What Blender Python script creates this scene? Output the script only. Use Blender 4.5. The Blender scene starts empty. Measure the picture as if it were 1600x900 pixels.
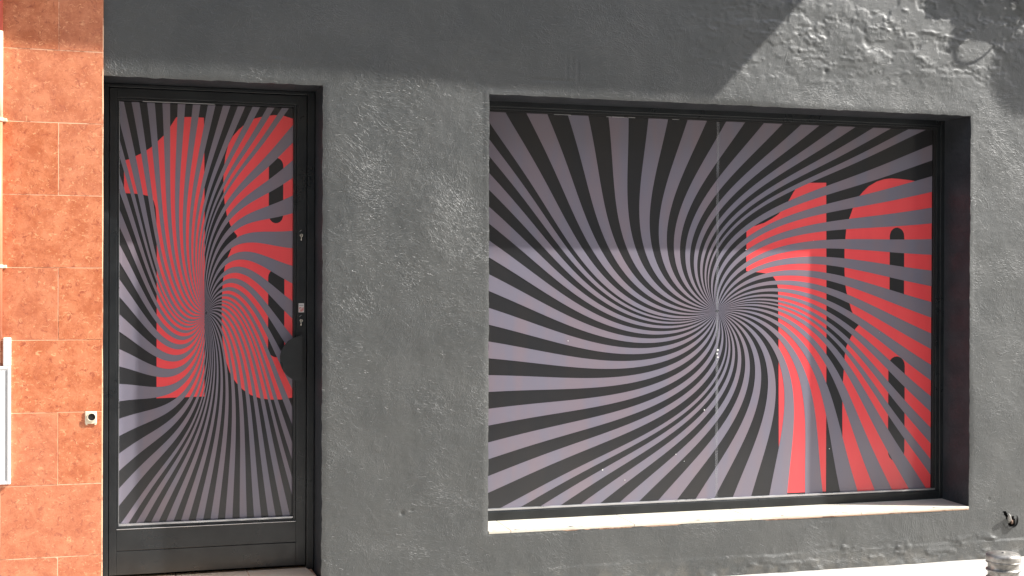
import bpy, bmesh, math, random
import numpy as np
from mathutils import Vector, Matrix
random.seed(7); rng = np.random.default_rng(7)
PI = math.pi
SC = bpy.context.scene
COL = SC.collection

# ------------------------------------------------------------------ camera
cam_d = bpy.data.cameras.new("camera"); cam = bpy.data.objects.new("camera", cam_d); COL.objects.link(cam)
cam_d.sensor_width = 36; cam_d.lens = 2126/1600*36; cam_d.clip_start = .05; cam_d.clip_end = 2000
cr = Vector((0.95628467, -0.29241294, 0.00378121)); cu = Vector((-0.00208549, 0.00611058, 0.99997916)); cf = Vector((0.29242995, 0.95627262, -0.00523363))
cam.matrix_world = Matrix(((cr.x, cu.x, -cf.x, 0), (cr.y, cu.y, -cf.y, -6.6), (cr.z, cu.z, -cf.z, 1.57), (0, 0, 0, 1)))
SC.camera = cam
# ------------------------------------------------------------------ world, sun, exposure
SUN = Vector((3.09, -1.0, 2.75)).normalized()
EL = math.asin(SUN.z); AZ = math.atan2(SUN.x, SUN.y)
world = bpy.data.worlds.new("World"); SC.world = world; world.use_nodes = True
wn = world.node_tree.nodes; wl = world.node_tree.links
sky = wn.new('ShaderNodeTexSky'); sky.sky_type = 'NISHITA'; sky.sun_disc = False
sky.sun_elevation = EL; sky.sun_rotation = AZ; sky.air_density = 1.0; sky.dust_density = 1.5; sky.ozone_density = 1.0
hs = wn.new('ShaderNodeHueSaturation'); hs.inputs['Saturation'].default_value = .65; wl.new(sky.outputs[0], hs.inputs['Color']); wl.new(hs.outputs[0], wn['Background'].inputs[0]); wn['Background'].inputs[1].default_value = 0.15
sl = bpy.data.lights.new("sun", 'SUN'); sun = bpy.data.objects.new("sun", sl); COL.objects.link(sun)
sl.energy = 4.8; sl.angle = math.radians(.55); sl.color = (1.0, .965, .91)
sun.rotation_euler = SUN.to_track_quat('Z', 'Y').to_euler()
SC.view_settings.view_transform = 'Standard'; SC.view_settings.look = 'None'; SC.view_settings.gamma = 1; SC.view_settings.use_curve_mapping = False
SC.view_settings.exposure = 1.13

# ------------------------------------------------------------------ helpers
def link(o, parent=None):
    COL.objects.link(o)
    if parent is not None: o.parent = parent
    return o
def meshobj(name, verts, faces, mat, parent=None, smooth=False, uv=None):
    me = bpy.data.meshes.new(name)
    me.from_pydata([tuple(v) for v in verts], [], [tuple(f) for f in faces]); me.update()
    for m in (mat if isinstance(mat, (list, tuple)) else [mat]): me.materials.append(m)
    if smooth: me.polygons.foreach_set('use_smooth', [True]*len(me.polygons))
    return link(bpy.data.objects.new(name, me), parent)
def bmobj(name, bm, mat, parent=None, smooth=False):
    me = bpy.data.meshes.new(name); bm.to_mesh(me); bm.free()
    for m in (mat if isinstance(mat, (list, tuple)) else [mat]): me.materials.append(m)
    if smooth: me.polygons.foreach_set('use_smooth', [True]*len(me.polygons))
    return link(bpy.data.objects.new(name, me), parent)
def add_box(bm, x0, x1, y0, y1, z0, z1, bevel=0.0, seg=2, mi=0):
    b2 = bmesh.new(); vs = [b2.verts.new((x, y, z)) for x in (x0, x1) for y in (y0, y1) for z in (z0, z1)]
    for f in ((0,1,3,2),(4,6,7,5),(0,4,5,1),(2,3,7,6),(0,2,6,4),(1,5,7,3)): b2.faces.new([vs[i] for i in f])
    if bevel > 0: bmesh.ops.bevel(b2, geom=list(b2.edges), offset=bevel, segments=seg, affect='EDGES', profile=.5)
    for f in b2.faces: f.material_index = mi
    bmesh.ops.recalc_face_normals(b2, faces=b2.faces)
    tmp = bpy.data.meshes.new('t'); b2.to_mesh(tmp); b2.free(); bm.from_mesh(tmp); bpy.data.meshes.remove(tmp)
def box(name, x0, x1, y0, y1, z0, z1, mat, parent=None, bevel=.002):
    bm = bmesh.new(); add_box(bm, x0, x1, y0, y1, z0, z1, bevel); return bmobj(name, bm, mat, parent)
def add_cyl(bm, p0, p1, r0, r1=None, n=24, caps=True):
    r1 = r0 if r1 is None else r1
    p0, p1 = Vector(p0), Vector(p1); d = (p1-p0); q = d.to_track_quat('Z', 'Y')
    ra = []; rb = []
    for i in range(n):
        a = 2*PI*i/n; e = q @ Vector((math.cos(a), math.sin(a), 0))
        ra.append(bm.verts.new(p0+e*r0)); rb.append(bm.verts.new(p1+e*r1))
    for i in range(n):
        f = bm.faces.new((ra[i], ra[(i+1) % n], rb[(i+1) % n], rb[i])); f.smooth = True
    if caps: bm.faces.new(ra[::-1]); bm.faces.new(rb)
def add_lathe(bm, prof, cx, cy, n=48):
    rings = [[bm.verts.new((cx+r*math.cos(2*PI*i/n), cy+r*math.sin(2*PI*i/n), z)) for i in range(n)] for r, z in prof]
    for a, b in zip(rings[:-1], rings[1:]):
        for i in range(n):
            f = bm.faces.new((a[i], a[(i+1) % n], b[(i+1) % n], b[i])); f.smooth = True
    bm.faces.new(rings[-1])
def add_tube(bm, pts, r, n=10, closed=False):
    pts = [Vector(p) for p in pts]; rr = r if isinstance(r, (list, tuple)) else [r]*len(pts); rings = []
    for i, p in enumerate(pts):
        a = pts[i-1] if (i > 0 or closed) else p; b = pts[(i+1) % len(pts)] if (i < len(pts)-1 or closed) else p
        t = (b-a).normalized(); u = t.cross(Vector((0, 1, .13))).normalized(); v = t.cross(u)
        rings.append([bm.verts.new(p+(u*math.cos(2*PI*k/n)+v*math.sin(2*PI*k/n))*rr[i]) for k in range(n)])
    m = len(rings)
    for i in range(m if closed else m-1):
        a, b = rings[i], rings[(i+1) % m]
        for k in range(n):
            f = bm.faces.new((a[k], a[(k+1) % n], b[(k+1) % n], b[k])); f.smooth = True
    if not closed: bm.faces.new(rings[0][::-1]); bm.faces.new(rings[-1])
    bmesh.ops.recalc_face_normals(bm, faces=bm.faces)
def thing(name, label, cat, loc=(0, 0, 0), group=None):
    o = bpy.data.objects.new(name, None); COL.objects.link(o); o.location = loc; o.empty_display_size = .1
    return tag(o, label, cat, group)
def tag(o, label=None, cat=None, group=None, kind=None):
    if label: o['label'] = label
    if cat: o['category'] = cat
    if group: o['group'] = group
    if kind: o['kind'] = kind
    return o

# value noise (numpy) for relief built as geometry
def vnoise(x, z, scale, seed):
    g = np.random.default_rng(seed).random((256, 256)).astype(np.float64)
    u, v = x*scale+31.7, z*scale+17.3
    iu, iv = np.floor(u).astype(int), np.floor(v).astype(int); fu, fv = u-iu, v-iv
    fu = fu*fu*(3-2*fu); fv = fv*fv*(3-2*fv)
    a = g[iu % 256, iv % 256]; b = g[(iu+1) % 256, iv % 256]; c = g[iu % 256, (iv+1) % 256]; d = g[(iu+1) % 256, (iv+1) % 256]
    return (a*(1-fu)+b*fu)*(1-fv)+(c*(1-fu)+d*fu)*fv-.5
def fbm(x, z, scale, seed, octv=4, gain=.5):
    s = 0; a = 1.
    for i in range(octv): s = s+a*vnoise(x, z, scale*2.03**i, seed+i*11); a *= gain
    return s
def sstep(a, b, x):
    t = np.clip((x-a)/(b-a), 0, 1); return t*t*(3-2*t)

# ------------------------------------------------------------------ materials
def mat(name, col=(.5,.5,.5), rough=.5, metal=0., spec=.5, coat=0.):
    m = bpy.data.materials.new(name); m.use_nodes = True; b = m.node_tree.nodes['Principled BSDF']
    b.inputs['Base Color'].default_value = (*col, 1); b.inputs['Roughness'].default_value = rough; b.inputs['Metallic'].default_value = metal
    b.inputs['Specular IOR Level'].default_value = spec; b.inputs['Coat Weight'].default_value = coat; b.inputs['Coat Roughness'].default_value = .1
    return m
class N:
    def __init__(s, m): s.t = m.node_tree; s.n = s.t.nodes; s.l = s.t.links; s.b = s.n['Principled BSDF']; s.tc = s.n.new('ShaderNodeTexCoord').outputs['Object']
    def put(s, sock, v):
        if isinstance(v, bpy.types.NodeSocket): s.l.new(v, sock)
        elif v is not None: sock.default_value = v
    def map(s, scale=(1,1,1), rot=(0,0,0), loc=(0,0,0), src=None):
        m = s.n.new('ShaderNodeMapping'); m.inputs['Scale'].default_value = scale; m.inputs['Rotation'].default_value = rot; m.inputs['Location'].default_value = loc
        s.l.new(src or s.tc, m.inputs[0]); return m.outputs[0]
    def turned(s, ang, scale, loc=(0,0,0), src=None): return s.map(scale, src=s.map(rot=(0, ang, 0), loc=loc, src=src))     # turn first, stretch after
    def warped(s, scale, amount):
        m = s.n.new('ShaderNodeTexNoise'); m.inputs['Scale'].default_value = scale; m.inputs['Detail'].default_value = 1; s.l.new(s.tc, m.inputs['Vector'])
        a = s.n.new('ShaderNodeVectorMath'); a.operation = 'MULTIPLY_ADD'; s.l.new(m.outputs['Color'], a.inputs[0]); a.inputs[1].default_value = (amount,)*3; s.l.new(s.tc, a.inputs[2]); return a.outputs[0]
    def noise(s, scale, detail=3, rough=.5, dist=0., src=None):
        m = s.n.new('ShaderNodeTexNoise'); m.inputs['Scale'].default_value = scale; m.inputs['Detail'].default_value = detail; m.inputs['Roughness'].default_value = rough; m.inputs['Distortion'].default_value = dist
        s.l.new(src or s.tc, m.inputs['Vector']); return m.outputs['Fac']
    def voro(s, scale, src=None, out='Distance'):
        m = s.n.new('ShaderNodeTexVoronoi'); m.inputs['Scale'].default_value = scale; s.l.new(src or s.tc, m.inputs['Vector']); return m.outputs[out]
    def ramp(s, v, a, b, lo=0., hi=1.):
        m = s.n.new('ShaderNodeMapRange'); m.interpolation_type = 'SMOOTHSTEP'
        s.put(m.inputs[0], v); s.put(m.inputs[1], a); s.put(m.inputs[2], b); s.put(m.inputs[3], lo); s.put(m.inputs[4], hi); return m.outputs[0]
    def math(s, op, a, b=None):
        m = s.n.new('ShaderNodeMath'); m.operation = op; s.put(m.inputs[0], a)
        if b is not None: s.put(m.inputs[1], b)
        return m.outputs[0]
    def mix(s, f, a, b, mode='MIX'):
        m = s.n.new('ShaderNodeMix'); m.data_type = 'RGBA'; m.blend_type = mode
        s.put(m.inputs['Factor'], f); s.put(m.inputs['A'], a if not isinstance(a, tuple) else (*a, 1)); s.put(m.inputs['B'], b if not isinstance(b, tuple) else (*b, 1)); return m.outputs['Result']
    def color(s, v): s.put(s.b.inputs['Base Color'], v)
    def rough(s, v): s.put(s.b.inputs['Roughness'], v)
    def bump(s, h, dist=1., strength=1.):
        m = s.n.new('ShaderNodeBump'); m.inputs['Distance'].default_value = dist; m.inputs['Strength'].default_value = strength; s.put(m.inputs['Height'], h)
        s.l.new(m.outputs[0], s.b.inputs['Normal'])

# dark grey painted plaster
M_plaster = mat('grey_painted_plaster', (.1,.1,.1), .5, spec=1.0); n = N(M_plaster)
M_plaster.node_tree.nodes['Principled BSDF'].inputs['IOR'].default_value = 1.52
rgh = n.ramp(n.noise(1.9, 3, .55), .36, .60)                                    # smooth patches against rough ones
wp = n.warped(2.3, .34)
g1 = n.ramp(n.noise(1, 3, .55, 1.2, n.turned(.15, (38, 60, 95), src=wp)), .49, .63)   # short level ridges
g2 = n.ramp(n.noise(1, 3, .55, 1.4, n.turned(.8, (40, 60, 100), src=wp)), .49, .63)   # short ridges falling to the right
g3 = n.ramp(n.noise(1, 3, .55, 1.2, n.turned(-.5, (42, 60, 100), src=wp)), .52, .66)    # upright ridges
dm = n.noise(2.6, 2, .5)
ridges = n.math('MULTIPLY', g1, n.ramp(dm, .38, .56, 1., .35))
ridges = n.math('ADD', ridges, n.math('MULTIPLY', g2, n.ramp(dm, .44, .54)))
ridges = n.math('ADD', ridges, n.math('MULTIPLY', g3, n.ramp(n.noise(2.1, 2, .5, 0, n.map(loc=(5, 2, 7))), .52, .62)))
ridges = n.math('MULTIPLY', ridges, n.ramp(rgh, 0., 1., .62, 1.))
fl = n.ramp(n.noise(11, 5, .6, .6), .545, .57)                                  # edges of skim coats
spz = n.n.new('ShaderNodeSeparateXYZ'); n.l.new(n.tc, spz.inputs[0])
trw = n.math('MULTIPLY', n.ramp(spz.outputs[0], 2.4, 3.4), n.ramp(spz.outputs[2], 2.52, 2.8))     # the skim-coated part over the window is trowelled smoother
ridges = n.math('MULTIPLY', ridges, n.ramp(trw, 0., 1., 1., .45))
h = n.math('MULTIPLY', ridges, .00052)
sc1 = n.ramp(n.noise(1, 3, .5, 1.0, n.turned(1.1, (11, 30, 75), (2, 0, 6), wp)), .66, .72)        # long trowel drags
sc2 = n.ramp(n.noise(1, 3, .5, 1.6, n.turned(.35, (10, 30, 80), (7, 0, 1), wp)), .67, .72)
h = n.math('ADD', h, n.math('MULTIPLY', n.math('ADD', sc1, sc2), .0006))
nk = n.math('ADD', n.ramp(n.noise(1, 2, .5, .8, n.turned(.5, (34, 40, 110), (4, 1, 2))), .715, .755), n.ramp(n.noise(1, 2, .5, .8, n.turned(-.3, (30, 40, 120), (9, 3, 5))), .72, .76))
nk = n.math('MULTIPLY', nk, n.ramp(n.noise(2.4, 2, .5, 0, n.map(loc=(8, 2, 1))), .46, .60))   # nicks and gouges
h = n.math('ADD', h, n.math('MULTIPLY', nk, -.0030))
h = n.math('ADD', h, n.math('MULTIPLY', fl, .0003))
h = n.math('ADD', h, n.math('MULTIPLY', n.noise(240, 3, .6), .00015))
h = n.math('ADD', h, n.math('MULTIPLY', n.noise(1, 4, .6, 0, n.map((24, 30, 40))), .0005))
n.bump(h)
c = n.mix(n.ramp(n.noise(3.3, 6, .65), .3, .7), (.040,.0435,.0425), (.054,.0565,.0535))
c = n.mix(n.ramp(n.noise(46, 4, .6), .64, .8, 0, .3), c, (.10,.10,.095))
c = n.mix(n.math('MULTIPLY', nk, .6), c, (.012,.012,.012))  # hollows of the nicks darkened in the colour, standing in for their shade
sep = n.n.new('ShaderNodeSeparateXYZ'); n.l.new(n.tc, sep.inputs[0])
lowm = n.math('MULTIPLY', n.ramp(sep.outputs[2], .0, .14, 1., 0.), n.ramp(n.noise(9, 5, .65), .42, .64))
c = n.mix(n.math('MULTIPLY', lowm, .6), c, (.12,.11,.09))                        # street dirt on the foot of the wall
n.color(c); n.rough(n.ramp(n.noise(5, 4, .6), .3, .7, .43, .50))
tg_ = n.n.new('ShaderNodeTangent'); tg_.direction_type = 'UV_MAP'; tg_.uv_map = 'UVMap'; n.l.new(tg_.outputs[0], n.b.inputs['Tangent']); n.b.inputs['Anisotropic'].default_value = .38; n.b.inputs['Anisotropic Rotation'].default_value = .25   # brushed on sideways
# near-black paint in the openings
M_reveal = mat('black_reveal_paint', (.018,.020,.023), .42); n = N(M_reveal)
n.color(n.mix(n.ramp(n.noise(7, 5, .6), .35, .7), (.026,.029,.034), (.040,.043,.049))); n.bump(n.math('MULTIPLY', n.noise(40, 4, .6), .003))
M_frame = mat('black_enamel', (.014,.016,.018), .33); n = N(M_frame)
n.color(n.mix(n.ramp(n.noise(4, 6, .65), .35, .7), (.008,.010,.012), (.017,.020,.022)))
n.rough(n.ramp(n.noise(6, 5, .6), .3, .7, .26, .46)); n.bump(n.math('MULTIPLY', n.noise(28, 3, .5), .0006))
M_bead = mat('bare_aluminium_bead', (.55,.55,.56), .32, .85); n = N(M_bead); n.rough(n.ramp(n.noise(20, 3), .3, .7, .25, .5))
M_beadd = mat('painted_bead', (.02,.023,.025), .3)
M_rubber = mat('black_gasket', (.01,.01,.011), .6)
# printed vinyl
def vinyl(name, a, b, rough=.3):
    m = mat(name, a, rough, spec=.45); n = N(m)
    c = n.mix(n.ramp(n.noise(1, 3, .55, .3, n.map((7.5, 1, 1.6))), .35, .65), a, b)
    sp = n.ramp(n.voro(9.), .012, .018, 1., 0.)
    c = n.mix(n.math('MULTIPLY', sp, n.ramp(n.noise(2.3, 1), .6, .64)), c, (.5,.5,.48))
    n.color(c); n.rough(n.ramp(n.noise(8, 4, .6), .3, .7, rough-.02, rough+.05))
    return m
M_black = vinyl('vinyl_black_ink', (.025,.0255,.028), (.028,.027,.028), .15)
M_red = vinyl('vinyl_red_ink', (.80,.078,.088), (.84,.086,.092), .15)
M_purp = vinyl('vinyl_mauve_ink', (.186,.175,.220), (.210,.175,.206), .15)
M_pane = mat('dark_window_glass', (.02,.022,.024), .08)
# seam: a clear strip over the join of two sheets
M_seam = bpy.data.materials.new('clear_seam_tape'); M_seam.use_nodes = True
t_ = M_seam.node_tree; b_ = t_.nodes['Principled BSDF']; b_.inputs['Base Color'].default_value = (.45,.46,.50,1); b_.inputs['Roughness'].default_value = .15
tr = t_.nodes.new('ShaderNodeBsdfTransparent'); mx = t_.nodes.new('ShaderNodeMixShader'); no = t_.nodes.new('ShaderNodeTexNoise'); no.inputs['Scale'].default_value = 11; no.inputs['Detail'].default_value = 4
tc = t_.nodes.new('ShaderNodeTexCoord'); t_.links.new(tc.outputs['Object'], no.inputs['Vector'])
mr = t_.nodes.new('ShaderNodeMapRange'); mr.inputs[1].default_value = .35; mr.inputs[2].default_value = .7; mr.inputs[3].default_value = .04; mr.inputs[4].default_value = .22
t_.links.new(no.outputs['Fac'], mr.inputs[0]); t_.links.new(mr.outputs[0], mx.inputs[0]); t_.links.new(tr.outputs[0], mx.inputs[1]); t_.links.new(b_.outputs[0], mx.inputs[2])
t_.links.new(mx.outputs[0], t_.nodes['Material Output'].inputs[0])
# mottled terracotta ceramic
M_tile = mat('terracotta_ceramic', (.55,.2,.1), .36); n = N(M_tile)
rnd = n.n.new('ShaderNodeObjectInfo').outputs['Random']
va = n.n.new('ShaderNodeVectorMath'); va.operation = 'ADD'; cb = n.n.new('ShaderNodeCombineXYZ')
n.l.new(n.math('MULTIPLY', rnd, 19.), cb.inputs[0]); n.l.new(n.math('MULTIPLY', rnd, 31.), cb.inputs[2]); n.l.new(n.tc, va.inputs[0]); n.l.new(cb.outputs[0], va.inputs[1]); tv = va.outputs[0]
c = n.mix(n.ramp(n.noise(10, 8, .78, .3, tv), .36, .64), (.47,.130,.052), (.66,.235,.112))
c = n.mix(n.ramp(n.noise(30, 6, .78, .8, tv), .54, .64, 0, .8), c, (.33,.070,.034))
c = n.mix(n.ramp(n.noise(38, 6, .75, 1.2, n.map((1,1,1.5), (0,0,.7), (3,1,5), tv)), .56, .66, 0, .75), c, (.90,.46,.23))
c = n.mix(n.ramp(rnd, 0., 1., 0., .22), c, (.60,.26,.17))
n.color(c); n.rough(n.ramp(n.noise(25, 4, .6, 0, tv), .35, .7, .32, .5)); n.bump(n.math('MULTIPLY', n.noise(90, 4, .6, 0, tv), .0008))
M_grout = mat('cream_grout', (.62,.40,.25), .85); n = N(M_grout); n.color(n.mix(n.ramp(n.noise(5, 5, .7), .40, .52), (.36,.15,.08), (.84,.52,.34)))
M_sill = mat('cream_glazed_tile', (.72,.66,.55), .4); n = N(M_sill); n.color(n.mix(n.ramp(n.noise(8, 6, .65), .35, .7), (.58,.54,.45), (.70,.66,.57)))
M_step = mat('peach_step_tile', (.62,.44,.30), .5); n = N(M_step); n.color(n.mix(n.ramp(n.noise(9, 5, .65), .35, .7), (.78,.58,.42), (.86,.70,.54)))
M_conc = mat('pale_paving_concrete', (.55,.52,.47), .8); n = N(M_conc); n.color(n.mix(n.ramp(n.noise(4, 8, .7), .3, .7), (.41,.39,.365), (.51,.49,.455))); n.bump(n.math('MULTIPLY', n.noise(120, 4, .6), .002))
M_asph = mat('asphalt', (.06,.06,.06), .85); n = N(M_asph); n.color(n.mix(n.noise(200, 3), (.04,.04,.04), (.09,.09,.09)))
M_steel = mat('galvanised_cast_metal', (.36,.34,.31), .38, .55); n = N(M_steel)
n.color(n.mix(n.ramp(n.noise(30, 5, .7), .35, .7), (.20,.19,.175), (.42,.40,.37))); n.rough(n.ramp(n.noise(40, 4, .6), .3, .7, .28, .55))
M_chrome = mat('nickel', (.75,.72,.66), .22, 1.)
M_white = mat('white_gloss_paint', (.80,.80,.78), .35)
M_cream = mat('cream_plastic', (.80,.70,.52), .45)
M_terr = mat('terracotta_painted_pipe', (.62,.22,.12), .45)
M_redp = mat('red_painted_pipe', (.55,.10,.07), .45)
M_cable = mat('black_cable_sheath', (.02,.02,.02), .28)
M_grey = mat('grey_plastic', (.3,.3,.3), .5)
M_dark = mat('dark_cavity', (.012,.011,.010), .9)
M_wood = mat('splintered_wood', (.30,.17,.10), .8); n = N(M_wood); n.color(n.mix(n.noise(1, 5, .6, .5, n.map((60, 60, 14))), (.06,.03,.02), (.22,.14,.10)))
M_plaster2 = mat('chipped_plaster', (.30,.29,.27), .7)
M_opp = mat('ochre_render', (.46,.40,.31), .85)

# ------------------------------------------------------------------ ground
me_g = bmesh.new()
for f in (((-600, 1, 0), (-600, -600, 0), (600, -600, 0), (600, 1, 0)), ): me_g.faces.new([me_g.verts.new(v) for v in f])
bmesh.ops.recalc_face_normals(me_g, faces=me_g.faces)
g = bmobj('pavement', me_g, M_conc); tag(g, 'pale sunlit paving at the foot of the grey wall', kind='structure')
bm = bmesh.new(); add_box(bm, -60, 60, -7.6, -4.9, .0, .004); g = bmobj('road', bm, M_asph); tag(g, 'narrow asphalt lane of the street', kind='structure')

# ------------------------------------------------------------------ the grey plastered wall (openings cut in a dense relief grid)
DX0, DX1, DZ1 = .030, 1.0535, 2.516           # doorway
WX0, WX1, WZ0, WZ1 = 1.897, 4.7295, .303, 2.512  # window opening
def axis(a, b, step, brk):
    pts = sorted(set([a, b]+brk)); out = []
    for p, q in zip(pts[:-1], pts[1:]):
        k = max(1, int(round((q-p)/step))); out += [p+(q-p)*i/k for i in range(k)]
    return out+[pts[-1]]
XS = axis(.030, 5.50, .0075, [DX1, WX0, WX1])+[5.8+.3*i for i in range(16)]
ZS = [-.05]+axis(0, 3.42, .0075, [WZ0, WZ1, DZ1])+[3.7+.3*i for i in range(14)]
XS = np.array(XS); ZS = np.array(ZS); nx, nz = len(XS), len(ZS)
gx, gz = np.meshgrid(XS, ZS, indexing='ij')
yy = .012*fbm(gx, gz, 1.1, 3, 3)+.0024*fbm(gx, gz, 6, 5, 3)
rough_m = sstep(-.08, .12, fbm(gx, gz, 1.5, 41, 2))
yy += (.0003+.0007*rough_m)*fbm(gx, gz, 26, 9, 3, .6)
# lumpy hand-thrown patches high on the wall, above and right of the window
top_m = sstep(2.50, 2.9, gz)*sstep(2.6, 3.6, gx)
lump = fbm(gx, gz*1.5, 8, 77, 4, .55); yy -= top_m*.006*np.clip(lump-.02, 0, 1)
lump2 = fbm(gx*.55, gz*1.1, 9, 87, 4, .6); yy -= top_m*.0026*sstep(.06, .10, lump2)
lump3 = fbm(gx*.4, gz*1.6, 21, 97, 3, .6); yy -= (.25+top_m)*.0024*sstep(.30, .40, lump3)*(1-sstep(.42, .55, lump3))
# thick skirting coat at the foot with a broken upper edge
ledge = .100+.010*fbm(gx, gz*0, 1.2, 21, 3)+.006*fbm(gx, gz*0, 22, 23, 3)
lm = sstep(1.7, 2.3, gx)
brk = np.clip(.25+1.6*fbm(gx, gz*0, 5, 25, 3), .30, 1)
yy -= lm*.0052*brk*(1-sstep(-.003, .003, gz-ledge))
near = np.exp(-((gz-ledge-.01)/.03)**2)*sstep(3.2, 4.0, gx)
yy -= near*.010*sstep(.10, .22, fbm(gx*.7, gz*1.8, 16, 31, 3))*(.4+vnoise(gx, gz, 40, 33))
near2 = np.exp(-((gz-ledge+.045)/.025)**2)*sstep(2.6, 3.6, gx); yy -= near2*.004*sstep(.12, .2, fbm(gx*.6, gz*2, 18, 37, 3))
low = np.exp(-(gz/.035)**2); yy -= low*.016*np.clip(fbm(gx, gz, 11, 35, 3)+.12, 0, 1)
# dents and a filled patch
for cx, cz, r, dep in ((1.452, .416, .010, .007), (1.497, .430, .006, .005), (1.507, .428, .005, .004), (4.86, .34, .008, .005), (3.80, 2.72, .012, .006)):
    yy += dep*np.exp(-(((gx-cx)**2+(gz-cz)**2)/r**2))
yy -= .0018*np.exp(-(((gx-.835)/.05)**2+((gz-2.63)/.012)**2)**2)
for k in range(3): yy += .0028*np.exp(-((gx-(2.31+.03*k))/.006)**2)*sstep(2.58, 2.62, gz)*(1-sstep(2.70, 2.75, gz))*(.5+vnoise(gx, gz, 60, 50+k))
yy += .0035*np.exp(-((gz-2.595)/.004)**2)*sstep(2.1, 2.16, gx)*(1-sstep(2.33, 2.35, gx))
def edge_fade(x, z):
    dd = np.ones_like(x)
    for a0, a1, b0, b1 in ((DX0-.5, DX1, -1, DZ1), (WX0, WX1, WZ0, WZ1)):
        ex = np.maximum(np.maximum(a0-x, x-a1), 0); ez = np.maximum(np.maximum(b0-z, z-b1), 0)
        dd = np.minimum(dd, np.hypot(ex, ez)/.03)
    return np.clip(dd, 0, 1)
ef = edge_fade(gx, gz); yy = yy*(.35+.65*ef)+.003*(1-ef)**2
wob = (1-ef)**2
px = gx+wob*.0045*fbm(gx, gz, 24, 61, 2); pz = gz+wob*.0045*fbm(gx, gz, 24, 67, 2)
cy0 = yy.copy()
verts = np.stack([px, yy, pz], -1).reshape(-1, 3)
ix, iz = np.meshgrid(np.arange(nx-1), np.arange(nz-1), indexing='ij')
cxm = (XS[:-1]+XS[1:])/2; czm = (ZS[:-1]+ZS[1:])/2; CX, CZ = np.meshgrid(cxm, czm, indexing='ij')
door_c = (CX < DX1) & (CZ < DZ1); win_c = (CX > WX0) & (CX < WX1) & (CZ > WZ0) & (CZ < WZ1)
hole_c = (((CX-5.014)/.026)**2+((CZ-.203)/.031)**2) < 1+.5*vnoise(CX, CZ, 70, 4)
hole_c |= (np.abs(CX-4.985-(CZ-.23)*-.6) < .011) & (CZ > .215) & (CZ < .262)
keep = ~(door_c | win_c | hole_c)
a = (ix*nz+iz)[keep]; faces = np.stack([a, a+nz, a+nz+1, a+1], -1)
me = bpy.data.meshes.new('wall_render')
me.vertices.add(len(verts)); me.vertices.foreach_set('co', verts.ravel())
me.loops.add(faces.size); me.loops.foreach_set('vertex_index', faces.ravel())
me.polygons.add(len(faces)); me.polygons.foreach_set('loop_start', np.arange(0, faces.size, 4)); me.polygons.foreach_set('loop_total', np.full(len(faces), 4))
me.update(); uvl = me.uv_layers.new(name='UVMap'); uvl.data.foreach_set('uv', verts[faces.ravel()][:, [0, 2]].astype(np.float32).ravel()); me.polygons.foreach_set('use_smooth', np.ones(len(faces), bool)); me.materials.append(M_plaster)
wall = thing('plastered_wall', 'dark grey painted plaster wall of a shopfront, around the black door and the wide window', 'wall')
link(bpy.data.objects.new('wall_render', me), wall)
V = verts.reshape(nx, nz, 3)
xi = lambda v: int(np.argmin(np.abs(XS-v))); zi = lambda v: int(np.argmin(np.abs(ZS-v)))
def reveal(name, ring, y1, closed, lab=None):
    vs = []; fs = []
    for (i, j) in ring:
        v = V[i, j]; bx, bz = XS[i], ZS[j]
        vs += [tuple(v), (v[0]*.5+bx*.5, .012, v[2]*.5+bz*.5), (bx, y1, bz)]
    m = len(ring)
    for k in range(m if closed else m-1):
        a, b = 3*k, 3*((k+1) % m)
        fs += [(a, b, b+1, a+1), (a+1, b+1, b+2, a+2)]
    o = meshobj(name, vs, fs, M_reveal, wall)
    return o
i0, i1, j0, j1 = xi(WX0), xi(WX1), zi(WZ0), zi(WZ1)
ring = [(i, j0) for i in range(i0, i1)]+[(i1, j) for j in range(j0, j1)]+[(i, j1) for i in range(i1, i0, -1)]+[(i0, j) for j in range(j1, j0, -1)]
reveal('window_reveal', ring, .34, True)
i1, j1 = xi(DX1), zi(DZ1)
ring = [(i1, j) for j in range(0, j1)]+[(i, j1) for i in range(i1, -1, -1)]
reveal('door_reveal', ring, .34, False)
# left side of the doorway (behind the tiled neighbour) and the rest of the wall's body
box('door_jamb_side', .012, .030, .004, .34, -.05, DZ1, M_reveal, wall, 0)
bm = bmesh.new()
for x0, x1, z0, z1 in ((.031, 1.0525, 2.56, 7.0), (1.075, 1.875, -.05, 7.0), (1.876, 4.76, -.05, .27), (1.876, 4.76, 2.56, 7.0), (4.775, 10.3, -.05, 7.0)):
    add_box(bm, x0, x1, .06, .40, z0, z1)
bmobj('masonry_core', bm, M_reveal, wall)
box('light_leak_backing', .0, 4.80, .345, .36, -.04, 2.60, M_dark, wall, 0)  # unseen dark sheet, added to block sky light leaking through the frame gaps
bm = bmesh.new(); add_cyl(bm, (5.005, .0, .215), (5.01, .058, .205), .050, .02, 20, True)
bm.faces.ensure_lookup_table(); bmesh.ops.delete(bm, geom=[bm.faces[-2]], context='FACES'); bmobj('hole_lining', bm, M_dark, wall)

# broken stub sticking out of the hole
stub = thing('broken_stub', 'splintered stub poking out of a ragged dark hole low in the grey wall', 'broken stub', (5.01, 0, .205))
bm = bmesh.new()
add_tube(bm, [(.000, .03, -.006), (-.012, .0, .012), (-.026, -.018, .034), (-.034, -.024, .050)], [.012, .012, .009, .003], 7); bmobj('splinter', bm, M_plaster2, stub)
bm = bmesh.new(); add_tube(bm, [(.010, .045, .004), (.006, .005, .000), (.000, -.008, -.010)], [.010, .010, .006], 8); bmobj('rag_end', bm, M_wood, stub)

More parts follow.
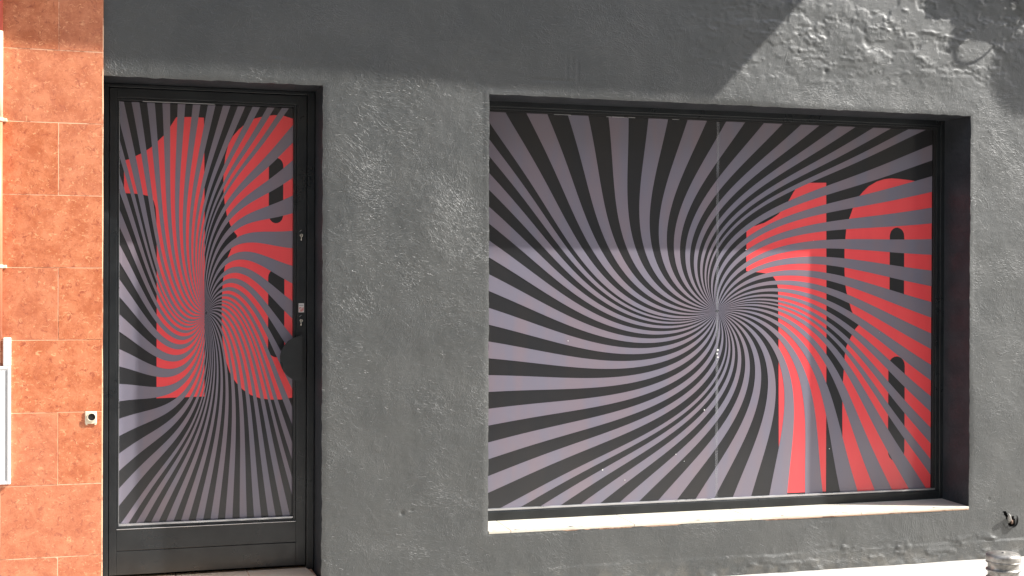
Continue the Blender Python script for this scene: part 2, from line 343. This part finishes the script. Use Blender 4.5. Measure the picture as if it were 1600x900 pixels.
# ------------------------------------------------------------------ swirl artwork: 46 rays on a rectangle, twirled
TW_P = np.polyfit([0,.1,.2,.3,.4,.5,.6,.7,.8,.9,1,1.1,1.2,1.45], np.radians([72,63.5,55,46.8,38.8,30.7,23,17.6,13.5,10.3,7.4,4.9,3.0,0]), 5)
def twirl(u, v):
    r = (abs(u*1.0726)**2.5+abs(v)**2.5)**.4
    return float(np.polyval(TW_P, min(r, 1.45)))
def perimeter(rect, starts, steps):
    """transitions in clockwise order from the lower left corner: list of (side, coordinate)"""
    out = []
    for s, st, sp, k in zip('LTRB', starts, steps, (23, 23, 22, 24)):
        for i in range(k): out.append((s, st+sp*i))
    return out
def film(name, rect, centre, starts, steps, digits, holes, y, parent):
    x0, x1, z0, z1 = rect; cx, cz = centre; sx, sz = (x1-x0)/2, (z1-z0)/2
    pos = {'L': lambda v: (x0, v), 'T': lambda v: (v, z1), 'R': lambda v: (x1, v), 'B': lambda v: (v, z0)}
    nxt = {('L', 'T'): (x0, z1), ('T', 'R'): (x1, z1), ('R', 'B'): (x1, z0), ('B', 'L'): (x0, z0)}
    tr = perimeter(rect, starts, steps); vs = []; fs = []; mi = []
    def quad(pts, yy, m):
        b = len(vs); vs.extend([(p[0], yy, p[1]) for p in pts]); fs.append(tuple(range(b, b+len(pts)))); mi.append(m)
    quad([(x0, z0), (x1, z0), (x1, z1), (x0, z1)], y, 0)
    def clip_poly(poly): return [(min(max(a, x0+.0005), x1-.0005), min(max(b, z0+.0005), z1-.0005)) for a, b in poly]
    for d in digits: quad(clip_poly(d)[::-1], y-.0004, 1)
    for d in holes: quad(clip_poly(d)[::-1], y-.0008, 0)
    NR = 64
    def curve(p):
        u, v = (p[0]-cx)/sx, (p[1]-cz)/sz; rb = math.hypot(u, v); th = math.atan2(v, u); o = []
        tb = twirl(u, v)
        for k in range(NR+1):
            q = (k/NR)**1.15; f = .006+.994*q; r = rb*f; t = twirl(u*f, v*f)-tb
            o.append((min(max(cx+sx*r*math.cos(th+t), x0), x1), min(max(cz+sz*r*math.sin(th+t), z0), z1)))
        return o
    for k in range(0, len(tr), 2):                       # mauve rays lie between transition k and k+1
        (s, a), (s2, b) = tr[k], tr[(k+1) % len(tr)]
        P = [pos[s](a)]
        if s != s2: P.append(nxt[(s, s2)])
        P.append(pos[s2](b)); pp = []
        for p, q in zip(P[:-1], P[1:]):
            m = 4 if len(P) == 2 else 3
            pp += [(p[0]+(q[0]-p[0])*i/m, p[1]+(q[1]-p[1])*i/m) for i in range(m)]
        pp.append(P[-1]); cs = [curve(p) for p in pp]; b0 = len(vs)
        for c_ in cs: vs.extend([(p[0], y-.0012, p[1]) for p in c_])
        w = NR+1
        for i in range(len(cs)-1):
            for j in range(NR): fs.append((b0+i*w+j, b0+(i+1)*w+j, b0+(i+1)*w+j+1, b0+i*w+j+1)); mi.append(2)
    o = meshobj(name, vs, fs, [M_black, M_red, M_purp], parent)
    o.data.polygons.foreach_set('material_index', mi); o.data.update()
    return o
w1 = [(3.803,2.130),(3.972,2.135),(3.978,1.354),(3.980,0.377),(3.682,0.379),(3.679,0.815),(3.675,1.284),(3.671,1.532),(3.663,1.564),(3.651,1.586),(3.637,1.602),(3.609,1.616),(3.566,1.622),(3.513,1.626),(3.473,1.630),(3.473,1.871),(3.525,1.882),(3.584,1.901),(3.628,1.924),(3.668,1.949),(3.695,1.975),(3.719,2.006),(3.743,2.041),(3.763,2.074)]
w8 = [(4.666,2.128),(4.595,2.150),(4.552,2.159),(4.513,2.164),(4.449,2.169),(4.399,2.171),(4.348,2.165),(4.298,2.149),(4.247,2.122),(4.212,2.091),(4.181,2.059),(4.152,2.013),(4.128,1.950),(4.113,1.917),(4.103,1.880),(4.098,1.829),(4.092,1.771),(4.092,1.697),(4.093,1.624),(4.097,1.566),(4.105,1.518),(4.122,1.460),(4.139,1.410),(4.160,1.364),(4.187,1.326),(4.163,1.300),(4.136,1.256),(4.108,1.203),(4.097,1.152),(4.091,1.061),(4.084,0.980),(4.083,0.841),(4.084,0.713),(4.088,0.548),(4.095,0.360),(4.667,0.360)]
d1 = [(0.376,2.368),(0.442,2.372),(0.509,2.371),(0.511,2.193),(0.515,1.687),(0.514,1.371),(0.515,0.992),(0.393,0.990),(0.285,0.988),(0.285,1.036),(0.285,1.372),(0.285,1.717),(0.282,1.873),(0.279,1.920),(0.269,1.956),(0.252,1.974),(0.239,1.980),(0.208,1.986),(0.169,1.989),(0.130,1.990),(0.129,2.149),(0.153,2.155),(0.174,2.166),(0.202,2.181),(0.228,2.196),(0.256,2.216),(0.283,2.242),(0.316,2.276),(0.346,2.319)]
d8 = [(0.955,2.383),(0.901,2.396),(0.853,2.397),(0.805,2.390),(0.758,2.377),(0.732,2.361),(0.706,2.343),(0.678,2.318),(0.648,2.282),(0.627,2.239),(0.614,2.186),(0.607,2.126),(0.604,2.059),(0.606,1.993),(0.612,1.942),(0.622,1.889),(0.639,1.842),(0.656,1.811),(0.673,1.789),(0.653,1.749),(0.637,1.707),(0.620,1.666),(0.610,1.621),(0.603,1.561),(0.599,1.488),(0.598,1.418),(0.598,1.339),(0.603,1.265),(0.611,1.211),(0.622,1.157),(0.641,1.101),(0.669,1.058),(0.704,1.021),(0.741,0.995),(0.788,0.977),(0.841,0.969),(0.894,0.969),(0.955,0.977)]
def pill(x0, x1, z0, z1, rt, rb, k=10):
    cx = (x0+x1)/2; hw = (x1-x0)/2
    return [(cx-hw*math.cos(PI*i/k), z1-rt+rt*math.sin(PI*i/k)) for i in range(k+1)]+[(cx+hw*math.cos(PI*i/k), z0+rb-rb*math.sin(PI*i/k)) for i in range(k+1)]

# ------------------------------------------------------------------ shop window
win = thing('shop_window', 'wide black framed shop window with a mauve and black swirl and a red 18, deep in the grey wall', 'window', (0, 0, 0))
FY = .252
def frame_profile(name, x0, x1, z0, z1, bw, mat_, parent, y0, y1, top=None, bot=None, bev=.003):
    """rectangular frame of four mitre-less bars butted end to end, one mesh"""
    top = top or bw; bot = bot or bw; bm = bmesh.new()
    add_box(bm, x0, x0+bw, y0, y1, z0, z1, bev); add_box(bm, x1-bw, x1, y0, y1, z0, z1, bev)
    add_box(bm, x0+bw-.001, x1-bw+.001, y0+.0006, y1, z1-top, z1, bev); add_box(bm, x0+bw-.001, x1-bw+.001, y0+.0006, y1, z0, z0+bot, bev)
    return bmobj(name, bm, mat_, parent)
fr = frame_profile('frame', 1.893, 4.7345, .295, 2.520, .030, M_frame, win, FY, .33, top=.037, bot=.062)
frame_profile('inner_frame', 1.921, 4.7055, .355, 2.485, .022, M_frame, fr, FY+.010, .33, top=.014, bot=.006, bev=.002)
frame_profile('glazing_gasket', 1.942, 4.685, .358, 2.474, .016, M_rubber, fr, FY+.016, .33, top=.014, bot=.003, bev=.001)
box('bottom_bead', 1.958, 4.690, .264, .300, .3595, .3705, M_bead, fr, .0015)
box('pane', 1.93, 4.70, .288, .302, .34, 2.50, M_pane, win, 0)
RW = (1.976, 4.667, .3705, 2.4592)
fl = film('printed_film', RW, (3.295, 1.407), (.4524, 2.0649, 2.3748, 4.6348), (.0887, .1163, -.0919, -.1126), [w1, w8], [pill(4.387, 4.483, 1.445, 1.887, .05, .05), pill(4.382, 4.491, .534, 1.141, .056, .058)], .284, win)
for a_, b_2 in ((2.335, 2.43), (2.63, 2.80), (3.02, 3.06)): box('sealant_strip', a_, b_2, .2775, .2835, 2.4575, 2.4605, M_bead, win, 0)
box('seam_tape', 3.287, 3.303, .2818, .2826, .372, 2.457, M_seam, win, 0)
bm = bmesh.new(); random.seed(3)
for x, z, r in ((3.299, 1.19, .006), (3.296, 1.17, .005), (3.30, 1.15, .005), (3.05, .62, .003), (2.62, .55, .004), (2.75, .49, .0025), (3.22, .86, .004), (4.0, .62, .003), (2.42, 1.25, .0025), (3.47, 1.75, .003), (3.10, .58, .002)):
    add_cyl(bm, (x, .2824, z), (x, .281, z), r, r*.6, 10)
bmobj('paint_specks', bm, M_white, win)
sill = bpy.data.objects.new('sill', None); link(sill, win)
sx_ = [1.899, 2.016, 2.690, 3.363, 4.035, 4.727]
for a_, b_2 in zip(sx_[:-1], sx_[1:]):
    bm = bmesh.new(); add_box(bm, a_+.0012, b_2-.0012, -.002, .262, .290, .3035, .0018)
    for v in bm.verts: v.co.z += .006*max(0, v.co.y)/.26
    bmobj('sill_tile', bm, M_sill, sill)
box('mortar_bed', 1.9, 4.726, .0005, .262, .285, .3015, M_grout, sill, 0)

# ------------------------------------------------------------------ door
door = thing('shop_door', 'narrow black metal door beside the orange tiles, its glass covered by a mauve swirl and a red 18', 'door', (0, 0, 0))
bm = bmesh.new()
add_box(bm, .031, .0575, .228, .33, .118, 2.514, .002); add_box(bm, 1.014, 1.050, .228, .33, .118, 2.514, .002); add_box(bm, .0570, 1.0145, .2286, .33, 2.497, 2.5135, .002)
bmobj('door_frame', bm, M_frame, door)
leaf = bpy.data.objects.new('leaf', None); link(leaf, door)
box('stile', .0605, .0965, .240, .30, .139, 2.494, M_frame, leaf); box('stile', .9620, 1.0115, .240, .30, .139, 2.494, M_frame, leaf)
box('top_rail', .0960, .9625, .2406, .30, 2.449, 2.494, M_frame, leaf)
box('kick_plate', .0960, .9625, .2406, .30, .2555, .3600, M_frame, leaf); box('kick_plate', .0960, .9625, .2402, .30, .139, .2540, M_frame, leaf)
bm = bmesh.new()
for x0, x1, z0, z1 in ((.0965, .1065, .361, 2.449), (.9500, .9620, .361, 2.449), (.1066, .9499, 2.4375, 2.4485), (.1066, .9499, .3615, .3705)): add_box(bm, x0, x1, .252, .30, z0, z1, .0015)
bmobj('glazing_bead', bm, M_frame, leaf)
box('bottom_bead', .1070, .9497, .262, .285, .3710, .3815, M_bead, leaf, .0012)
box('bead_trim', .0970, .9600, .2385, .250, .3585, .3615, M_bead, leaf, .0006)
box('top_trim', .215, .56, .2500, .2560, 2.4345, 2.4375, M_bead, leaf, .0005)
box('left_trim', .1068, .1086, .262, .285, .383, 2.434, M_bead, leaf, 0)
box('right_trim', .9482, .9498, .262, .285, .383, 2.434, M_beadd, leaf, 0)
box('pane', .10, .955, .288, .298, .365, 2.445, M_pane, leaf, 0)
film('printed_film', (.1090, .9478, .3820, 2.4347), (.522, 1.406), (.4680, .1277, 2.3515, .9375), (.0848, .0364, -.0888, -.0356), [d1, d8], [pill(.828, .900, 1.855, 2.184, .042, .042), pill(.826, .907, 1.182, 1.626, .044, .044)], .284, door)
# half-moon pull
bm = bmesh.new(); R_ = .114; ccx, ccz = .986, 1.178; fa = []; fb = []
K = 40
for k in range(K+1):
    a = PI/2+PI*k/K; p = (ccx+R_*math.cos(a)*.98, ccz+R_*math.sin(a))
    fa.append(bm.verts.new((p[0], .196, p[1]))); fb.append(bm.verts.new((p[0], .201, p[1])))
bm.faces.new(fa); bm.faces.new(fb[::-1])
for k in range(K+1): bm.faces.new((fa[k], fb[k], fb[(k+1) % (K+1)], fa[(k+1) % (K+1)]))
bmesh.ops.recalc_face_normals(bm, faces=bm.faces); bmesh.ops.bevel(bm, geom=[e for e in bm.edges if len(e.link_faces) == 2 and e.calc_face_angle() > .8], offset=.0012, segments=2, affect='EDGES')
ph = bmobj('pull_plate', bm, M_frame, door)
bm = bmesh.new(); add_box(bm, .974, .986, .2015, .243, 1.07, 1.286, .001); add_cyl(bm, (.979, .198, 1.285), (.979, .198, 1.2955), .003, .003, 10); bmobj('mounting_flange', bm, M_frame, ph)
for z in (1.787, 1.360):
    bm = bmesh.new(); add_cyl(bm, (.985, .241, z+.007), (.985, .230, z+.007), .0085, .0080, 20); add_box(bm, .9808, .9892, .2305, .241, z-.018, z+.006, .0035)
    lk = bmobj('lock_cylinder', bm, M_chrome, door)
    box('key_slot', .9842, .9858, .2292, .2302, z+.001, z+.013, M_dark, lk, 0)
    bm = bmesh.new(); add_tube(bm, [(.977, .239, z+.026), (.981, .236, z+.031), (.988, .2385, z+.034)], .0012, 6); bmobj('latch_pin', bm, M_grey, door)
M_stw = mat('sticker_white', (.62,.60,.58), .5); M_str = mat('sticker_red', (.55,.09,.08), .5)
st = box('alarm_sticker', .9725, .9995, .2392, .2402, 1.408, 1.4535, M_stw, door, 0)
bm = bmesh.new()
for i in range(4):
    for j in range(4):
        if (i*3+j*5) % 4 != 1: add_box(bm, .976+.0055*i, .9805+.0055*i, .2386, .2392, 1.412+.0056*j, 1.4167+.0056*j)
bmobj('sticker_print', bm, M_str, st)
bm = bmesh.new()
for i in range(5): add_box(bm, .9745+.0046*i, .9780+.0046*i, .2387, .2392, 1.4400, 1.4465)
bmobj('sticker_lettering', bm, M_grey, st)

# doorstep
step = thing('doorstep', 'peach tiled doorstep under the black door', 'doorstep', (0, 0, 0))
for a_, b_2 in ((.034, .376), (.379, .7205), (.7235, 1.036)):
    bm = bmesh.new(); add_box(bm, a_, b_2, -.015, .300, .108, .122, .003)
    if b_2 > 1:
        for v in bm.verts:
            if v.co.x > 1.0 and v.co.y > .25: v.co.x -= .02
    bmobj('step_tile', bm, M_step, step)
box('step_mortar', .0345, 1.040, -.004, .300, -.04, .1175, M_grout, step, .002)

# ------------------------------------------------------------------ neighbour's tiled wall
tw = thing('tiled_wall', 'orange terracotta tiled facade at the left of the black door', 'wall', (0, 0, 0))
box('tile_backing', -6.0, .0285, -.0212, .40, -.05, 7.0, M_grout, tw, 0)
zr = [-.038+.3322*k for k in range(-0, 16)]
tile_me = {}
def tile(x0, x1, z0, z1):
    w, h_ = round(x1-x0, 3), round(z1-z0, 3)
    if (w, h_) not in tile_me:
        bm = bmesh.new(); add_box(bm, 0, w, 0, .008, 0, h_, .0012, 1); me = bpy.data.meshes.new('tile'); bm.to_mesh(me); bm.free(); me.materials.append(M_tile); tile_me[(w, h_)] = me
    o = bpy.data.objects.new('tile', tile_me[(w, h_)]); link(o, tw); o.location = (x0, -.0215-random.uniform(0, .0007), z0)
    o.rotation_euler = (random.uniform(-.0012, .0012), random.uniform(-.0006, .0006), random.uniform(-.0012, .0012))
for k in range(len(zr)-1):
    off = -.165 if k % 2 == 0 else -.415
    x = .0275; e = off+.5*math.floor((.0275-off)/.5)
    while x > -2.6:
        tile(max(e+.0010, -2.6), x-(.0010 if x < .02 else 0), zr[k]+.0010, zr[k+1]-.0010); x = e; e -= .5
bm = bmesh.new()
zz = np.arange(-.05, 5.0, .04); vsl = [(.0285+.002*vnoise(np.array([z]), np.array([3.]), 9, 5)[0], z) for z in zz]
for (xa, za), (xb, zb) in zip(vsl[:-1], vsl[1:]):
    p = [bm.verts.new(q) for q in ((.0278, -.0212, za), (.0278, -.0212, zb), (xb+.003, -.020, zb), (xa+.003, -.020, za), (xa+.003, .01, za), (xb+.003, .01, zb))]
    bm.faces.new(p[:4]); bm.faces.new((p[3], p[2], p[5], p[4]))
bmesh.ops.recalc_face_normals(bm, faces=bm.faces); bmobj('edge_grout', bm, M_grout, tw)

# round outlet with a square collar
sp = thing('pipe_outlet', 'small cream collar round a dark pipe outlet in the orange tiles', 'pipe outlet', (-.021, -.022, .930))
bm = bmesh.new(); add_box(bm, -.026, .026, -.006, .003, -.028, .030, .003); bmobj('collar', bm, M_cream, sp)
bm = bmesh.new()
rings = []
for r, y in ((.0195, -.0065), (.0195, -.012), (.0165, -.012), (.0160, .02)):
    rings.append([bm.verts.new((.003+r*math.cos(2*PI*i/28), y, .004+r*math.sin(2*PI*i/28))) for i in range(28)])
for a, b in zip(rings[:-1], rings[1:]):
    for i in range(28): bm.faces.new((a[i], a[(i+1) % 28], b[(i+1) % 28], b[i])).smooth = True
bmesh.ops.recalc_face_normals(bm, faces=bm.faces); bmobj('pipe_rim', bm, M_cream, sp)
bm = bmesh.new(); add_cyl(bm, (.003, -.0085, .004), (.003, -.0075, .004), .0164, .0164, 28); bmobj('pipe_bore', bm, M_dark, sp)
for x in (-.019, .020): box('lug', x-.004, x+.004, -.005, .003, -.033, -.0275, M_cream, sp, .001)

# conduit and framed board at the left border
pi = thing('wall_conduit', 'thin vertical conduit at the left edge, cream above and orange below', 'conduit', (-.4225, -.048, 0))
for z0, z1, m_, r in ((1.302, 2.282, M_terr, .0185), (2.296, 2.688, M_cream, .0195), (2.690, 4.9, M_redp, .0185)):
    bm = bmesh.new(); add_cyl(bm, (0, 0, z0), (0, 0, z1), r, r, 24); bmobj('pipe_section', bm, m_, pi)
for z in (1.626, 2.289):
    bm = bmesh.new(); add_cyl(bm, (0, 0, z-.008), (0, 0, z+.008), .0225, .0225, 24); add_box(bm, .012, .036, -.006, .028, z-.007, z+.007, .002); bmobj('clamp', bm, M_cream, pi)
bd = thing('notice_board', 'white framed notice board on the orange tiles, cut by the left border', 'notice board', (-.62, -.05, .64))
frame_profile('board_frame', -.26, .2515, 0, .535, .014, M_white, bd, -.004, .030)
M_paper = mat('notice_paper', (.78,.80,.82), .3); n = N(M_paper); n.color(n.mix(n.ramp(n.noise(1, 4, .6, .4, n.map((40, 4, 9))), .62, .74), (.80,.81,.82), (.35,.55,.68)))
box('notice_sheet', -.245, .2375, -.0005, .016, .013, .522, M_paper, bd, 0)
box('inner_border', .2300, .2345, -.0014, -.0006, .020, .515, M_grey, bd, 0)
box('upper_bracket', .219, .2525, .000, .028, .5365, .664, M_white, bd, .003)

# ------------------------------------------------------------------ bollard
bo = thing('bollard', 'short ribbed cast metal bollard on the sunlit paving at the lower right', 'bollard', (2.945, -2.68, 0))
R0 = .0575; ztop = .649
prof = [(.050, 0.0), (.050, .30)]
z = .30
while z < ztop-.045:
    prof += [(.0505, z+.001), (.0500, z+.016), (.0515, z+.0185), (.0562, z+.0195), (.0570, z+.0210), (.0570, z+.0235), (.0560, z+.0250), (.0515, z+.0262)]; z += .0275
prof += [(.0505, ztop-.026), (.0555, ztop-.022), (R0, ztop-.017), (R0, ztop-.006), (.0560, ztop-.001)]
bm = bmesh.new(); add_lathe(bm, prof+[(.0545, ztop)], 0, 0, 56); bmobj('post', bm, M_steel, bo)
bm = bmesh.new(); add_lathe(bm, [(.0535, ztop+.0002), (.0515, ztop+.0030), (.02, ztop+.0045), (.004, ztop+.0050)], 0, 0, 48); cp = bmobj('cap', bm, M_steel, bo)
bm = bmesh.new(); add_cyl(bm, (0, 0, ztop+.004), (0, 0, ztop+.0085), .006, .0055, 8); bmobj('bolt', bm, M_steel, cp)
bm = bmesh.new(); add_lathe(bm, [(.085, 0), (.085, .012), (.080, .016), (.052, .018)], 0, 0, 48); bmobj('base_flange', bm, M_steel, bo)

# ------------------------------------------------------------------ cables and boxes at the upper right, whose shadows fall on the wall
ca = thing('cable_coil', 'coiled black cable hanging on the grey wall at the upper right corner', 'cable', (5.135, -.06, 3.275))
bm = bmesh.new(); random.seed(11)
for k, (r, dx, dz, dy, th) in enumerate(((.108, .01, .005, .008, .006), (.118, .012, -.002, -.012, .0055), (.098, -.004, .012, -.004, .005))):
    pts = [(dx+r*math.cos(a)*(1+.03*math.sin(3*a+k)), dy+.008*math.sin(2*a+k), dz+r*math.sin(a)*(1+.02*math.cos(2*a+k))) for a in [2*PI*i/72 for i in range(72)]]
    add_tube(bm, pts, th, 10, True)
bmobj('coil_loops', bm, M_cable, ca)
bm = bmesh.new(); add_tube(bm, [(.121*math.cos(2*PI*i/72), -.022, .121*math.sin(2*PI*i/72)) for i in range(72)], .0045, 10, True); bmobj('steel_hoop', bm, M_chrome, ca)
bm = bmesh.new(); add_tube(bm, [(.01, .055, .13), (.01, -.025, .135), (.01, -.035, .11)], .006, 8); bmobj('hook', bm, M_chrome, ca)
# drooping lead standing off the wall
P_ = .27
def cast(x, z, p=P_): return (x+3.09*p, -p, z+2.75*p)
dl = thing('drooping_cable', 'drooping lead with a plug off the grey wall above the frame at the upper right', 'cable', (0, 0, 0))
bm = bmesh.new()
P2 = [(4.665, 3.06), (4.640, 3.01), (4.618, 2.95), (4.606, 2.89), (4.603, 2.85), (4.612, 2.815), (4.636, 2.797), (4.672, 2.793), (4.715, 2.802), (4.76, 2.822), (4.81, 2.856), (4.86, 2.90), (4.91, 2.945), (4.97, 3.01), (5.02, 3.08), (5.05, 3.16)]
add_tube(bm, [cast(*p) for p in P2], .006, 8); bmobj('lead', bm, M_cable, dl)
bm = bmesh.new(); add_tube(bm, [cast(4.664, 3.03), cast(4.655, 3.00), cast(4.640, 2.955), cast(4.622, 2.905), cast(4.610, 2.885)], [.010, .019, .023, .021, .007], 10); bmobj('plug', bm, M_cable, dl)
# tangle of flat cables and clips behind it
tg = thing('cable_tangle', 'knot of black cables off the wall above the window at the upper right', 'cables', (0, 0, 0))
bm = bmesh.new()
for pts, r in ((((4.62,3.00),(4.70,2.975),(4.80,2.965),(4.90,2.975),(4.99,3.01),(5.08,3.07)), .015),
               (((4.66,3.03),(4.74,3.01),(4.83,2.99),(4.92,3.00),(5.00,3.05),(5.06,3.12)), .011),
               (((4.60,3.05),(4.66,3.03),(4.75,3.045),(4.86,3.05),(4.94,3.09)), .013),
               (((4.70,3.16),(4.715,3.10),(4.78,3.05),(4.84,3.03)), .012),
               (((4.76,3.18),(4.79,3.10),(4.86,3.07),(4.97,3.08),(5.07,3.13)), .018),
               (((4.63,3.11),(4.70,3.07),(4.74,3.02),(4.80,2.985)), .012)):
    add_tube(bm, [cast(x, z, .20) for x, z in pts], r, 8)
bmobj('cable_strands', bm, M_cable, tg)
bm = bmesh.new(); c0 = cast(4.86, 3.16, .20); add_box(bm, c0[0]-.10, c0[0]+.06, c0[1]-.02, c0[1]+.02, c0[2]-.05, c0[2]+.06, .006); bmobj('splice_box', bm, M_grey, tg)
bm = bmesh.new(); c1 = cast(4.74, 3.165, .20); add_tube(bm, [c1, (c1[0]+.05, -.1, c1[2]+.10), (c1[0]+.06, .02, c1[2]+.12)], .010, 8); bmobj('wall_tie', bm, M_chrome, tg)
jb = thing('junction_box', 'grey junction box on the plaster above the upper right of the window', 'junction box', (0, 0, 0))
pj = .125; bx0 = 4.414+3.09*pj; bz0 = 3.034+2.75*pj
bm = bmesh.new(); add_box(bm, bx0, bx0+.30, -pj, .012, bz0, bz0+.42, .004); bmobj('box_body', bm, M_grey, jb)
bm = bmesh.new(); add_box(bm, bx0+.012, bx0+.288, -pj-.006, -pj-.0003, bz0+.012, bz0+.408, .003); bmobj('box_lid', bm, M_grey, jb)
# unseen disc on an arm, added to cast the soft round shadow at the right border
ln = thing('shadow_disc', 'unseen grey disc on an arm right of the view, added to cast a round shadow on the wall', 'shadow caster', (0, 0, 0))
pl = .72; lx, ly, lz = cast(5.115, 2.795, pl)
bm = bmesh.new(); rr_ = [(.235, -.010), (.17, -.003), (.10, .002), (.03, .004)]
rings = [[bm.verts.new((lx+r*math.cos(2*PI*i/48), ly+y, lz+1.06*r*math.sin(2*PI*i/48))) for i in range(48)] for r, y in rr_]
for a, b in zip(rings[:-1], rings[1:]):
    for i in range(48): bm.faces.new((a[i], a[(i+1) % 48], b[(i+1) % 48], b[i])).smooth = True
bm.faces.new(rings[-1]); bmesh.ops.solidify(bm, geom=bm.faces[:], thickness=.004); bmobj('caster_plate', bm, M_grey, ln)
bm = bmesh.new(); add_tube(bm, [(lx, ly+.01, lz), (lx+.1, -.4, lz+.05), (lx+.25, .02, lz+.05)], .014, 10); bmobj('arm', bm, M_grey, ln)

# balcony of the floor above (casts the broad shade at the top)
ba = thing('balcony', 'balcony slab of the floor above the grey shopfront', 'balcony', (0, 0, 0))
Pb, Hb = .70, 4.495
def prism(name, pts, z0, z1, m_, parent):
    k = len(pts); vs = [(x, y, z0) for x, y in pts]+[(x, y, z1) for x, y in pts]
    return meshobj(name, vs, [tuple(range(k))[::-1], tuple(range(k, 2*k))]+[(i, (i+1) % k, k+(i+1) % k, k+i) for i in range(k)], m_, parent)
M_slab = mat('balcony_render', (.45,.43,.40), .8)
fr_ = [(-5.0, -Pb+.0), (3.2, -Pb), (3.9, -Pb-.004), (4.9, -Pb-.014), (5.33, -Pb-.018)]
prism('slab', [(-5.0, .03), (-5.0, -Pb)]+fr_[1:]+[(4.995, .0)], Hb, Hb+.20, M_slab, ba)
prism('parapet', [(-4.98, -Pb+.02), (5.30, -Pb), (5.30, -Pb+.10), (-4.98, -Pb+.12)], Hb+.201, Hb+1.15, M_slab, ba)

# opposite side of the lane (seen only as a reflection in the film)
op = thing('opposite_building', 'pale rendered house across the lane', 'building', (0, -10.2, 0))
bm = bmesh.new(); add_box(bm, -22, 26, -.5, 0, -.05, 8.6); bmobj('facade', bm, M_opp, op)
for i in range(9):
    for z0 in (.9, 4.2):
        x = -18+4.7*i
        o = bmobj('window', (lambda b: (add_box(b, x, x+1.3, .002, .05, z0, z0+1.7), b)[1])(bmesh.new()), M_white, op)
        bmobj('pane', (lambda b: (add_box(b, x+.09, x+1.21, .051, .06, z0+.09, z0+1.61), b)[1])(bmesh.new()), M_pane, o)
bm = bmesh.new(); add_box(bm, -22.2, 26.2, -.7, .35, 8.6, 8.85); bmobj('cornice', bm, M_opp, op)
SC.cycles.max_bounces = 8
